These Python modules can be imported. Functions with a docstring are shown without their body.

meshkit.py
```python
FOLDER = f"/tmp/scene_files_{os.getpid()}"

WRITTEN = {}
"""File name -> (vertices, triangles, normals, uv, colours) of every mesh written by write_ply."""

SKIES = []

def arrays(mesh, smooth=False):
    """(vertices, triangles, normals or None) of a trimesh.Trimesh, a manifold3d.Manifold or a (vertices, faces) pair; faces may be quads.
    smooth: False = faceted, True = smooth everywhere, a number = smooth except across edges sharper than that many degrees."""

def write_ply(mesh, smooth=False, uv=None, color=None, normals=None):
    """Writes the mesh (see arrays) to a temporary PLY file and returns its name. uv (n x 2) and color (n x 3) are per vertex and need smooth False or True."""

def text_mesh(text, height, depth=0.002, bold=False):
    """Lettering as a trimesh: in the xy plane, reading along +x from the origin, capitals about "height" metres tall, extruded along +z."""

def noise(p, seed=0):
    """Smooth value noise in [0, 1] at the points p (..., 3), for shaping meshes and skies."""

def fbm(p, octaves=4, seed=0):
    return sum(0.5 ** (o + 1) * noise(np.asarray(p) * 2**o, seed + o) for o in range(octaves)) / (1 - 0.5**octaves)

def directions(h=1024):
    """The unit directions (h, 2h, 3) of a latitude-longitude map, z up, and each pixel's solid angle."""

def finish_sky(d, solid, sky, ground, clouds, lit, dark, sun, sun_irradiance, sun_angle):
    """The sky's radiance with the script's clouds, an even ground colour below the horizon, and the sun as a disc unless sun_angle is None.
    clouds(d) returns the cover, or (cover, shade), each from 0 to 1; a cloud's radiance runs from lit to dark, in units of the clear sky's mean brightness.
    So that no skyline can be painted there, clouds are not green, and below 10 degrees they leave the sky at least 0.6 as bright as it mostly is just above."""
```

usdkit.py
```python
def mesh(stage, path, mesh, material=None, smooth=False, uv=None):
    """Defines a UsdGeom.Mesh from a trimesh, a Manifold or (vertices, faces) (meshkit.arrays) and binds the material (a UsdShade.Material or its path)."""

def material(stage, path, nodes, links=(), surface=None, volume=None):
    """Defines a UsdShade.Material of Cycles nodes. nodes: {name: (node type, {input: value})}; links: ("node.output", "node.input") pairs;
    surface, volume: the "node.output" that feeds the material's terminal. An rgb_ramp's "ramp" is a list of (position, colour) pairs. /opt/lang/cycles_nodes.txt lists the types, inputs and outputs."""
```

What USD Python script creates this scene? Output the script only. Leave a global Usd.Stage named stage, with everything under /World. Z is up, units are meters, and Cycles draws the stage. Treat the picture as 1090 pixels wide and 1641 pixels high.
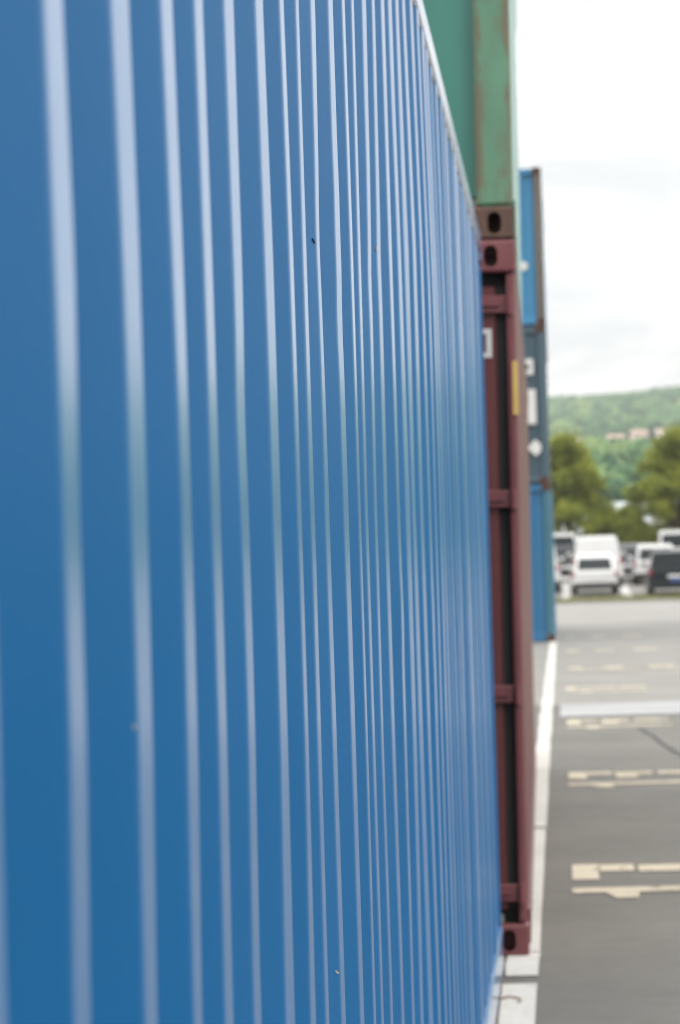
import math, random
import numpy as np, trimesh, manifold3d, usdkit, meshkit
from pxr import Usd, UsdGeom, UsdLux, UsdShade, Gf, Sdf, Vt

stage = Usd.Stage.CreateInMemory()
UsdGeom.SetStageUpAxis(stage, 'Z')
UsdGeom.Xform.Define(stage, '/World')
L_ = '/World/Looks'
UsdGeom.Scope.Define(stage, L_)

# ------------------------------------------------------------------ camera
EYE = 1.42                      # height of the lens above the lot
FPX, CX, CY = 5900.0, 545.0, 820.5
VX, VY, LEAN = 899.0, 900.0, 0.031
dY = np.array([(VX - CX) / FPX, -(VY - CY) / FPX, -1.0]); dY /= np.linalg.norm(dY)
dZ = np.array([-LEAN, 1.0, 0.0]); dZ -= dY * (dZ @ dY); dZ /= np.linalg.norm(dZ)
dX = np.cross(dY, dZ)
cam = UsdGeom.Camera.Define(stage, '/World/camera')
W2C = np.array([dX, dY, dZ])    # rows: world axes in camera space = camera-to-world rotation
m4 = np.eye(4); m4[:3, :3] = W2C.T; m4[3, :3] = (0, 0, EYE)
cam.AddTransformOp().Set(Gf.Matrix4d(*m4.ravel().tolist()))
cam.CreateHorizontalApertureAttr(24.0)
cam.CreateVerticalApertureAttr(24.0 * 1641 / 1090)
cam.CreateFocalLengthAttr(24.0 * FPX / 1090)
cam.CreateFStopAttr(14.5)
cam.CreateFocusDistanceAttr(4.3)
cam.CreateClippingRangeAttr(Gf.Vec2f(0.05, 20000))
cam.CreateExposureAttr(0.55)

# ------------------------------------------------------------------ sky and sun (bright overcast)
SUN_EL, SUN_AZ = math.radians(52), math.radians(140)      # behind the lens, to the right
sdir = np.array([math.sin(SUN_AZ) * math.cos(SUN_EL), math.cos(SUN_AZ) * math.cos(SUN_EL), math.sin(SUN_EL)])
sky = UsdLux.DomeLight.Define(stage, '/World/sky')
sky.GetPrim().SetCustomDataByKey('kind', 'structure')
skymat = usdkit.material(stage, L_ + '/overcast_sky', {
    'sky': ('sky_texture', dict(sky_type='single_scattering', sun_disc=False, sun_elevation=SUN_EL, sun_rotation=SUN_AZ)),
    'tc': ('texture_coordinate', {}),
    'map': ('mapping', dict(mapping_type='point', scale=(1.0, 1.0, 2.6), location=(0.37, 0.2, 0.7))),
    'n': ('noise_texture', dict(scale=11.0, detail=8, roughness=0.58, distortion=0.4)),
    'r': ('rgb_ramp', dict(ramp=[(0.40, (6.5, 6.6, 6.6)), (0.50, (8.2, 8.1, 7.85)), (0.58, (9.5, 9.3, 8.9)), (0.68, (11.0, 10.7, 10.2))])),
    'xyz': ('separate_xyz', {}),
    'el': ('map_range', dict(from_min=0.0, from_max=1.0, to_min=0.62, to_max=2.4, clamp=True)),
    'cie': ('mix_color', dict(blend_type='multiply', fac=1.0, use_clamp=False)),
    'mx': ('mix_color', dict(blend_type='mix', fac=0.94, use_clamp=False)),
    'bg': ('background_shader', dict(strength=0.1)),
}, [('tc.generated', 'map.vector'), ('map.vector', 'n.vector'), ('n.fac', 'r.fac'), ('sky.color', 'mx.a'), ('tc.generated', 'xyz.vector'), ('xyz.z', 'el.value'), ('r.color', 'cie.a'), ('el.result', 'cie.b'), ('cie.result', 'mx.b'), ('mx.result', 'bg.color')], surface='bg.background')
UsdShade.MaterialBindingAPI.Apply(sky.GetPrim()).Bind(skymat)
sun = UsdLux.DistantLight.Define(stage, '/World/sun')
sun.CreateIntensityAttr(0.25); sun.CreateAngleAttr(20.0); sun.CreateNormalizeAttr(True)
sun.CreateColorAttr(Gf.Vec3f(1.0, 0.97, 0.92))
zz = sdir; xx = np.cross([0, 0, 1.0], zz); xx /= np.linalg.norm(xx); yy = np.cross(zz, xx)
m4 = np.eye(4); m4[0, :3], m4[1, :3], m4[2, :3] = xx, yy, zz
sun.AddTransformOp().Set(Gf.Matrix4d(*m4.ravel().tolist()))

# ------------------------------------------------------------------ helpers
NAMES = {}
def numbered(parent, name):
    k = (parent, name); n = NAMES.get(k, 0); NAMES[k] = n + 1
    return f'{parent}/{name}' + (f'_{n:03d}' if n else '')

def data(p, label=None, cat=None, group=None, kind=None):
    p = p.GetPrim() if hasattr(p, 'GetPrim') else p
    for k, v in (('label', label), ('category', cat), ('group', group), ('kind', kind)):
        if v: p.SetCustomDataByKey(k, v)
    return p

def thing(name, label, cat, loc=(0, 0, 0), rz=0.0, rx=0.0, ry=0.0, group=None):
    x = UsdGeom.Xform.Define(stage, numbered('/World', name))
    x.AddTranslateOp().Set(Gf.Vec3d(*map(float, loc)))
    if rz: x.AddRotateZOp().Set(math.degrees(rz))
    if ry: x.AddRotateYOp().Set(math.degrees(ry))
    if rx: x.AddRotateXOp().Set(math.degrees(rx))
    data(x, label, cat, group)
    return str(x.GetPath())

def obj(name, mesh, mat, parent='/World', smooth=False, label=None, cat=None, group=None, kind=None):
    m = usdkit.mesh(stage, numbered(parent, name), mesh, mat, smooth)
    data(m, label, cat, group, kind)
    return str(m.GetPath())

def box(x0, x1, y0, y1, z0, z1, ch=0.0):
    x0, x1 = min(x0, x1), max(x0, x1); y0, y1 = min(y0, y1), max(y0, y1); z0, z1 = min(z0, z1), max(z0, z1)
    if not ch:
        b = trimesh.creation.box([x1 - x0, y1 - y0, z1 - z0]); b.apply_translation([(x0 + x1) / 2, (y0 + y1) / 2, (z0 + z1) / 2]); return b
    p = []
    for sx, xx_ in ((1, x0), (-1, x1)):
        for sy, yy_ in ((1, y0), (-1, y1)):
            for sz, zz_ in ((1, z0), (-1, z1)):
                p += [(xx_ + sx * ch, yy_ + sy * ch, zz_), (xx_ + sx * ch, yy_, zz_ + sz * ch), (xx_, yy_ + sy * ch, zz_ + sz * ch)]
    return trimesh.convex.convex_hull(np.array(p))

def rbox(x0, x1, y0, y1, z0, z1, r):
    s = trimesh.creation.icosphere(2, r).vertices
    p = [s + [x, y, z] for x in (x0 + r, x1 - r) for y in (y0 + r, y1 - r) for z in (z0 + r, z1 - r)]
    return trimesh.convex.convex_hull(np.vstack(p))

def join(*ms): return trimesh.util.concatenate([m for m in ms])

def cyl(p0, p1, r, n=16):
    return trimesh.creation.cylinder(radius=r, segment=[p0, p1], sections=n)

def quad(x0, x1, y0, y1, z):
    return (np.array([[x0, y0, z], [x1, y0, z], [x1, y1, z], [x0, y1, z]], float), np.array([[0, 1, 2, 3]]))

def man(m):
    return manifold3d.Manifold(manifold3d.Mesh(np.asarray(m.vertices, np.float32), np.asarray(m.faces, np.uint32)))

# ------------------------------------------------------------------ materials
def mat(name, color, rough=0.5, var=0.12, scale=3.0, spec=0.5, metallic=0.0, rust=0.0, rustcol=(0.10, 0.045, 0.025), bump=0.0, bscale=40.0, rscale=7.0, stretch=(1, 1, 0.35), coat=0.0, coat_ior=1.5, rstretch=None, edge=None):
    c = np.array(color, float)
    nodes = {
        'g': ('geometry', {}),
        'mp': ('mapping', dict(mapping_type='point', scale=stretch)),
        'n': ('noise_texture', dict(scale=scale, detail=6, roughness=0.6)),
        'r': ('rgb_ramp', dict(ramp=[(0.25, tuple(c * (1 - var))), (0.5, tuple(c)), (0.78, tuple(np.minimum(c * (1 + var) + 0.02 * var, 1)))])),
        'rr': ('map_range', dict(from_min=0.2, from_max=0.8, to_min=rough * 0.85, to_max=min(1.0, rough * 1.2))),
        'p': ('principled_bsdf', dict(roughness=rough, specular_ior_level=spec, metallic=metallic, coat_weight=coat, coat_ior=coat_ior, coat_roughness=rough * 0.8 if coat_ior < 1.4 else 0.05)),
    }
    links = [('g.position', 'mp.vector'), ('mp.vector', 'n.vector'), ('n.fac', 'r.fac'), ('n.fac', 'rr.value'), ('rr.result', 'p.roughness')]
    src = 'r.color'
    if rust:
        nodes['rn'] = ('noise_texture', dict(scale=rscale, detail=8, roughness=0.68, distortion=0.4))
        nodes['rm'] = ('rgb_ramp', dict(ramp=[(0.62 - 0.22 * rust, (0, 0, 0)), (0.74 - 0.2 * rust, (1, 1, 1))]))
        nodes['mx'] = ('mix_color', dict(blend_type='mix', fac=0.0, b=rustcol))
        nodes['rmp'] = ('mapping', dict(mapping_type='point', scale=rstretch or (1, 1, 1)))
        links += [('g.position', 'rmp.vector'), ('rmp.vector', 'rn.vector'), ('rn.fac', 'rm.fac'), ('rm.color', 'mx.fac'), (src, 'mx.a'), ('mx.result', 'p.base_color')]
        if edge:   # rust creeping in from both long edges of the post
            nodes.update({'tc': ('texture_coordinate', {}), 'ex': ('separate_xyz', {}), 'e1': ('map_range', dict(from_min=edge[0] + 0.02, from_max=edge[0] - 0.012, to_min=0, to_max=0.14, clamp=True)),
                          'e2': ('map_range', dict(from_min=edge[1] - 0.02, from_max=edge[1] + 0.016, to_min=0, to_max=0.14, clamp=True)),
                          'ea': ('math', dict(math_type='add')), 'eb': ('math', dict(math_type='add'))})
            links.remove(('rn.fac', 'rm.fac'))
            links += [('tc.object', 'ex.vector'), ('ex.x', 'e1.value'), ('ex.x', 'e2.value'), ('e1.result', 'ea.value1'), ('e2.result', 'ea.value2'), ('ea.value', 'eb.value1'), ('rn.fac', 'eb.value2'), ('eb.value', 'rm.fac')]
    else:
        links += [(src, 'p.base_color')]
    if bump:
        nodes['bn'] = ('noise_texture', dict(scale=bscale, detail=4, roughness=0.6))
        nodes['b'] = ('bump', dict(strength=1.0, distance=bump))
        links += [('g.position', 'bn.vector'), ('bn.fac', 'b.height'), ('b.normal', 'p.normal')]
    return usdkit.material(stage, f'{L_}/{name}', nodes, links, surface='p.BSDF')

M = {}
M['blue'] = mat('blue_paint', (0.0003, 0.097, 0.262), rough=0.26, var=0.05, scale=1.6, spec=0.2, coat=0.55, coat_ior=1.25)
M['blue_rail'] = mat('blue_rail_paint', (0.05, 0.12, 0.25), rough=0.2, coat=0.5, var=0.15, scale=6, rust=0.12, rustcol=(0.12, 0.10, 0.075), rscale=14)
M['red'] = mat('maroon_paint', (0.10, 0.026, 0.028), rough=0.4, var=0.16, scale=4, rust=0.05)
M['red_bright'] = mat('maroon_fitting_paint', (0.14, 0.041, 0.046), rough=0.42, var=0.18, scale=8)
M['rubber'] = mat('black_rubber', (0.012, 0.012, 0.012), rough=0.7, var=0.2)
M['green'] = mat('green_paint', (0.034, 0.172, 0.135), rough=0.3, coat=0.3, var=0.10, scale=3)
M['green_rail'] = mat('green_rail_paint', (0.07, 0.21, 0.15), rough=0.4, var=0.2, scale=5, rust=0.3)
M['green_worn'] = mat('worn_green_paint', (0.085, 0.190, 0.118), rough=0.55, var=0.25, scale=5, rust=0.44, rustcol=(0.12, 0.115, 0.07), rscale=5, rstretch=(2.6, 2.6, 0.9), edge=(-0.118, -0.026))
M['rusty'] = mat('rusty_steel', (0.085, 0.045, 0.032), rough=0.75, var=0.4, scale=14, bump=0.002)
M['sky_blue'] = mat('sky_blue_paint', (0.036, 0.18, 0.335), rough=0.45, var=0.1)
M['slate'] = mat('slate_paint', (0.042, 0.078, 0.105), rough=0.5, var=0.15)
M['mid_blue'] = mat('mid_blue_paint', (0.020, 0.125, 0.255), rough=0.45, var=0.1)
M['teal_post'] = mat('teal_post_paint', (0.04, 0.13, 0.17), rough=0.5, var=0.15)
M['brown_post'] = mat('brown_post_paint', (0.11, 0.09, 0.07), rough=0.6, var=0.3, rust=0.3)
M['roof'] = mat('container_roof', (0.25, 0.25, 0.24), rough=0.6, var=0.2)
M['white_mark'] = mat('white_lettering', (0.55, 0.55, 0.54), rough=0.5, var=0.08, scale=20)
M['yellow_mark'] = mat('yellow_sticker', (0.56, 0.38, 0.11), rough=0.45, var=0.1, scale=20)
M['steel'] = mat('galvanised_steel', (0.3, 0.3, 0.3), rough=0.45, metallic=0.8, var=0.2)

# asphalt: fine stones, broad worn patches, old tyre streaks along the lot
def ground_mat(name, dark, mid, light, rough=0.85, fine=55.0, bump=0.004, spec=0.35, wear=0.0):
    nodes = {
        'g': ('geometry', {}),
        'n1': ('noise_texture', dict(scale=0.55, detail=6, roughness=0.65, distortion=0.3)),
        'n2': ('noise_texture', dict(scale=7.0, detail=6, roughness=0.75)),
        'n3': ('noise_texture', dict(scale=fine, detail=3, roughness=0.8)),
        'a1': ('mix_float', dict(fac=0.4)), 'a2': ('mix_float', dict(fac=0.35, use_clamp=False)),
        'r': ('rgb_ramp', dict(ramp=[(0.40, dark), (0.5, mid), (0.61, light)])),
        'b': ('bump', dict(strength=1.0, distance=bump)),
        'p': ('principled_bsdf', dict(roughness=rough, specular_ior_level=spec, diffuse_roughness=0.6)),
    }
    links = [('g.position', 'n1.vector'), ('g.position', 'n2.vector'), ('g.position', 'n3.vector'),
             ('n1.fac', 'a1.a'), ('n2.fac', 'a1.b'), ('a1.result', 'a2.a'), ('n3.fac', 'a2.b'), ('a2.result', 'r.fac'),
             ('n3.fac', 'b.height'), ('b.normal', 'p.normal')]
    if wear:                                     # paint worn through to the tarmac in spots
        nodes['wm'] = ('mapping', dict(mapping_type='point', scale=(9.0, 2.2, 1.0)))
        nodes['wn'] = ('noise_texture', dict(scale=1.0, detail=8, roughness=0.75))
        nodes['wr'] = ('rgb_ramp', dict(ramp=[(0.66 - 0.2 * wear, (0, 0, 0)), (0.76 - 0.2 * wear, (1, 1, 1))]))
        nodes['wx'] = ('mix_color', dict(blend_type='mix', fac=0.0, b=(0.13, 0.125, 0.11)))
        links += [('g.position', 'wm.vector'), ('wm.vector', 'wn.vector'), ('wn.fac', 'wr.fac'), ('wr.color', 'wx.fac'), ('r.color', 'wx.a'), ('wx.result', 'p.base_color')]
    else:
        links += [('r.color', 'p.base_color')]
    return usdkit.material(stage, f'{L_}/{name}', nodes, links, surface='p.BSDF')
M['asphalt'] = ground_mat('asphalt', (0.064, 0.060, 0.051), (0.096, 0.090, 0.078), (0.130, 0.122, 0.106), rough=0.62, bump=0.002, spec=0.45)
M['asphalt_far_lit'] = ground_mat('far_lit_asphalt', (0.125, 0.12, 0.108), (0.17, 0.163, 0.149), (0.22, 0.21, 0.192), rough=0.6, bump=0.002, spec=0.5)  # far brightening under grazing light put into a paler base colour
M['concrete'] = ground_mat('concrete', (0.20, 0.195, 0.185), (0.25, 0.244, 0.23), (0.30, 0.293, 0.28), fine=20)
M['white_band'] = ground_mat('white_band', (0.23, 0.235, 0.24), (0.32, 0.325, 0.33), (0.40, 0.405, 0.41), fine=20)
M['line_white'] = ground_mat('worn_white_paint', (0.39, 0.38, 0.355), (0.49, 0.48, 0.455), (0.56, 0.55, 0.525), fine=30, rough=0.9, spec=0.2, wear=0.25)
M['line_cream'] = ground_mat('worn_cream_paint', (0.33, 0.29, 0.215), (0.48, 0.43, 0.33), (0.56, 0.51, 0.40), fine=30, rough=0.7, wear=0.62)
M['crack'] = mat('crack_filler', (0.04, 0.04, 0.038), rough=0.9, var=0.3)
M['earth'] = ground_mat('dry_grass_earth', (0.05, 0.06, 0.02), (0.09, 0.10, 0.035), (0.14, 0.13, 0.06), fine=8, bump=0.03, spec=0.1)
M['kerb'] = ground_mat('kerb_concrete', (0.22, 0.215, 0.2), (0.28, 0.275, 0.26), (0.34, 0.33, 0.31), fine=20)

# ------------------------------------------------------------------ ground
def slab(x0, x1, y0, y1, zf, nx=2, ny=2):
    xs, ys = np.linspace(x0, x1, nx), np.linspace(y0, y1, ny)
    X, Y = np.meshgrid(xs, ys, indexing='ij'); Z = np.vectorize(zf)(X, Y) if callable(zf) else np.full(X.shape, zf)
    v = np.stack([X, Y, Z], -1).reshape(-1, 3)
    i, j = np.meshgrid(np.arange(nx - 1), np.arange(ny - 1), indexing='ij')
    f = np.stack([i * ny + j, (i + 1) * ny + j, (i + 1) * ny + j + 1, i * ny + j + 1], -1).reshape(-1, 4)
    return v, f

RAMP0, RAMP1, SL = 131.0, 176.0, 0.028
def ramp_z(y): return -0.03 + SL * (np.clip(y, RAMP0, RAMP1) - RAMP0)

obj('ground', slab(-700, 1300, -300, 3000, -0.45), M['earth'], kind='structure')
obj('container_lot', quad(-70, 90, -60, 84, 0.0), M['asphalt'], kind='structure')
obj('worn_lot', quad(-70, 90, 36.5, 84, 0.004), M['asphalt_far_lit'], kind='structure')  # paler sheet: brightening of the lot with distance painted into its colour
obj('concrete_apron', quad(-70, 90, 84.0, 122.6, 0.003), M['concrete'], kind='structure')
obj('concrete_band', quad(-0.05, 90, 33.6, 36.4, 0.008), M['white_band'], kind='structure')
obj('kerb', box(-70, 90, 122.6, 122.85, -0.45, 0.06, 0.015), M['kerb'], kind='structure')
obj('grass_verge', slab(-70, 90, 122.85, RAMP0, lambda x, y: 0.05 + 0.02 * (y - 122.85) / (RAMP0 - 122.85), 2, 6), M['earth'], kind='structure')
obj('parking_ramp', slab(-70, 90, RAMP0, RAMP1, lambda x, y: ramp_z(y), 2, 2), M['asphalt_far_lit'], kind='structure')
obj('upper_terrace', slab(-70, 90, RAMP1, 330, lambda x, y: 1.21, 2, 2), M['earth'], kind='structure')

# dry grass on the verge: clumps of blades
rng = np.random.default_rng(3)
bv, bf = [], []
for k in range(2600):
    x, y = rng.uniform(-6, 12), rng.uniform(122.95, 130.8)
    z = 0.05 + 0.02 * (y - 122.85) / 8.15
    h = rng.uniform(0.06, 0.2); a = rng.uniform(0, 6.28); w = 0.025
    n = len(bv) * 3
    bv.append([[x - w * math.cos(a), y - w * math.sin(a), z - 0.01], [x + w * math.cos(a), y + w * math.sin(a), z - 0.01], [x + rng.normal(0, 0.05), y + rng.normal(0, 0.05), z + h]])
    bf.append([n, n + 1, n + 2])
M['blade'] = mat('dry_grass', (0.16, 0.16, 0.05), rough=0.8, var=0.5, scale=2, stretch=(1, 1, 1))
obj('grass_tufts', (np.array(bv).reshape(-1, 3), np.array(bf)), M['blade'], kind='stuff', label='dry yellow green grass along the verge behind the kerb', cat='grass')

# white edge line under the containers: pieces between the joints
xl, xr = -0.235, -0.122
def line_piece(y0, y1, label):
    n = max(2, int((y1 - y0) / 1.5)); ys = np.linspace(y0, y1, n + 1)
    r = np.random.default_rng(int(y0 * 10))
    R = xr + r.normal(0, 0.0025, n + 1); Lf = xl + r.normal(0, 0.003, n + 1)
    v = np.vstack([np.c_[Lf, ys, np.full(n + 1, 0.005)], np.c_[R, ys, np.full(n + 1, 0.005)]])
    i = np.arange(n); f = np.stack([i, n + 1 + i, n + 2 + i, i + 1], 1)
    obj('edge_line', (v, f), M['line_white'], label=label, cat='road line')
line_piece(0.5, 12.42, 'nearest piece of white painted edge line, beside the foot of the blue container')
line_piece(12.66, 13.42, 'short piece of white edge line just before the maroon container')
line_piece(13.45, 19.62, 'white edge line alongside the front half of the maroon container')
line_piece(19.75, 72.0, 'long white edge line running on from the maroon container to the far stack')

# cream bay lettering, one row per bay
rows = [(16.0, 0), (23.55, 1), (31.7, 2), (40.1, 3), (48.2, 4), (57.5, 5), (68.0, 6)]
ordn = ['nearest row of cream painted bay markings on the dark asphalt', 'second row of cream bay markings from the lens on the asphalt',
        'third row of cream bay markings just before the white concrete band', 'fourth row of cream markings just beyond the white concrete band',
        'fifth row of faint cream dashes on the pale asphalt', 'sixth row of faint cream dashes in the pale asphalt',
        'farthest row of small cream dashes near the concrete apron']
for y0, k in rows:
    P = []
    def q(xa, xb, ya, yb): P.append(quad(xa, xb, y0 + ya, y0 + yb, 0.0085 if y0 > 36 else 0.0045))
    if k < 4:
        q(0.008, 0.128, 0.42, 1.24)                    # block
        q(0.132, 0.292, 0.84, 1.20); q(0.312, 0.56, 0.78, 1.14); q(0.60, 0.9, 0.78, 1.14)
        if k in (1, 2):
            q(0.32, 0.46, 0.45, 0.82)
        q(0.005, 0.9, -0.24, 0.0)
        P.append((np.array([[0.15, y0 - 0.245, 0.0045 if y0 < 36 else .0085], [0.19, y0 - 0.5, 0.0045 if y0 < 36 else .0085], [0.285, y0 - 0.5, 0.0045 if y0 < 36 else .0085], [0.29, y0 - 0.245, 0.0045 if y0 < 36 else .0085]]), np.array([[0, 1, 2, 3]])))
    else:
        q(0.05, 0.24, 0.2, 1.0); q(0.5, 0.78, 0.1, 0.9); q(1.1, 1.45, 0.1, 0.9)
        if k == 4: q(0.1, 1.9, -0.5, -0.2)
    v, f, n = [], [], 0
    for a, b in P:
        v.append(a); f.append(b + n); n += len(a)
    obj('bay_marking', (np.vstack(v), np.vstack(f)), M['line_cream'], label=ordn[k], cat='road marking')
# old sealed crack
pts = np.array([[0.62, 31.0], [0.66, 30.2], [0.70, 29.5], [0.72, 28.6], [0.77, 27.6], [0.80, 26.9], [0.9, 25.6]])
w = 0.018
v = np.vstack([np.c_[pts[:, 0] - w, pts[:, 1], np.full(len(pts), 0.0046)], np.c_[pts[:, 0] + w, pts[:, 1], np.full(len(pts), 0.0046)]])
i = np.arange(len(pts) - 1); f = np.stack([i, len(pts) + i, len(pts) + 1 + i, i + 1], 1)
obj('sealed_crack', (v, f), M['crack'], label='dark sealed crack running diagonally across the asphalt', cat='crack')

M['stick'] = mat('reddish_twig', (0.22, 0.11, 0.07), rough=0.8, var=0.3, scale=40)
sp = [(-0.236, 11.97, 0.010), (-0.215, 11.985, 0.013), (-0.190, 11.975, 0.011), (-0.176, 11.95, 0.010), (-0.172, 11.90, 0.009), (-0.180, 11.86, 0.009)]
obj('twig', join(*[cyl(a, b, 0.0035 - 0.0003 * k, 8) for k, (a, b) in enumerate(zip(sp[:-1], sp[1:]))]), M['stick'], smooth=40, label='thin reddish twig lying across the nearest white edge line', cat='twig')

# ------------------------------------------------------------------ corrugated sheet
def corrugate(s0, s1, z0, z1, pitch=0.2824, depth=0.036, flat=0.072, zrows=None, first=None, off=None, fillet=0.011, seg=4):
    """Profile along s; outward = +d. Returns vertices (s, d, z) and quads. off(i, z) -> outward offset of the two edges of flat i."""
    inner = 0.068; slope = (pitch - flat - inner) / 2
    zs = np.array(zrows if zrows is not None else [z0, z1], float)
    first = s0 + pitch * 0.5 if first is None else first
    n = int((s1 - 0.01 - flat / 2 - first) / pitch + 1e-6) + 1
    rowsv = []
    for z in zs:
        pl = [(s0, -depth)]
        for k in range(n):
            c = first + k * pitch
            a, b = off(k, z) if off else (0.0, 0.0)
            pl += [(c - flat / 2 - slope, -depth + a * 0.5), (c - flat / 2, a), (c + flat / 2, b), (c + flat / 2 + slope, -depth + b * 0.5)]
        pl += [(s1, -depth)]
        pl = [p for t, p in enumerate(pl) if t == 0 or p[0] > pl[0][0] + 1e-4 or t > 1]
        out = [pl[0]]
        for t in range(1, len(pl) - 1):
            p0, p1, p2 = map(np.array, (pl[t - 1], pl[t], pl[t + 1]))
            a = p1 + (p0 - p1) / np.linalg.norm(p0 - p1) * fillet; b = p1 + (p2 - p1) / np.linalg.norm(p2 - p1) * fillet
            for u in np.linspace(0, 1, seg + 1):
                out.append(tuple((1 - u) ** 2 * a + 2 * u * (1 - u) * p1 + u * u * b))
        out.append(pl[-1])
        rowsv.append(np.c_[np.array(out), np.full(len(out), z)])
    V = np.array(rowsv); R, C = V.shape[:2]
    i, j = np.meshgrid(np.arange(R - 1), np.arange(C - 1), indexing='ij')
    f = np.stack([i * C + j, i * C + j + 1, (i + 1) * C + j + 1, (i + 1) * C + j], -1).reshape(-1, 4)
    return V.reshape(-1, 3), f

# ------------------------------------------------------------------ containers
# local frame: x = 0 the right-hand side, y = 0 the end that faces the lens, z = 0 the base
def fitting(front_hole_x, flipx, flipy, top, W, L, H):
    m = man(rbox(-0.162, 0, 0, 0.178, 0, 0.118, 0.012))
    cav = manifold3d.Manifold.cube([0.134, 0.148, 0.09]).translate([-0.148, 0.015, 0.014])
    hole = manifold3d.CrossSection.square([0.05, 0.079], True).offset(-0.0245, manifold3d.JoinType.Round).offset(0.024, manifold3d.JoinType.Round, 2.0, 24)
    fr = hole.extrude(0.06).rotate([90, 0, 0]).translate([-front_hole_x, 0.03, 0.059])
    sd = hole.rotate(90).extrude(0.06).rotate([90, 0, 90]).translate([-0.03, 0.089, 0.059])
    tp = hole.scale((1.15, 1.5)).extrude(0.05).translate([-0.081, 0.089, 0.09])
    m = m - cav - fr - sd - tp
    if not top: m = m.mirror([0, 0, 1]).translate([0, 0, 0.118])
    if flipy: m = m.mirror([0, 1, 0]).translate([0, L, 0])
    if flipx: m = m.mirror([1, 0, 0]).translate([-W, 0, 0])
    return m.translate([0, 0, H - 0.118 if top else 0])

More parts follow.
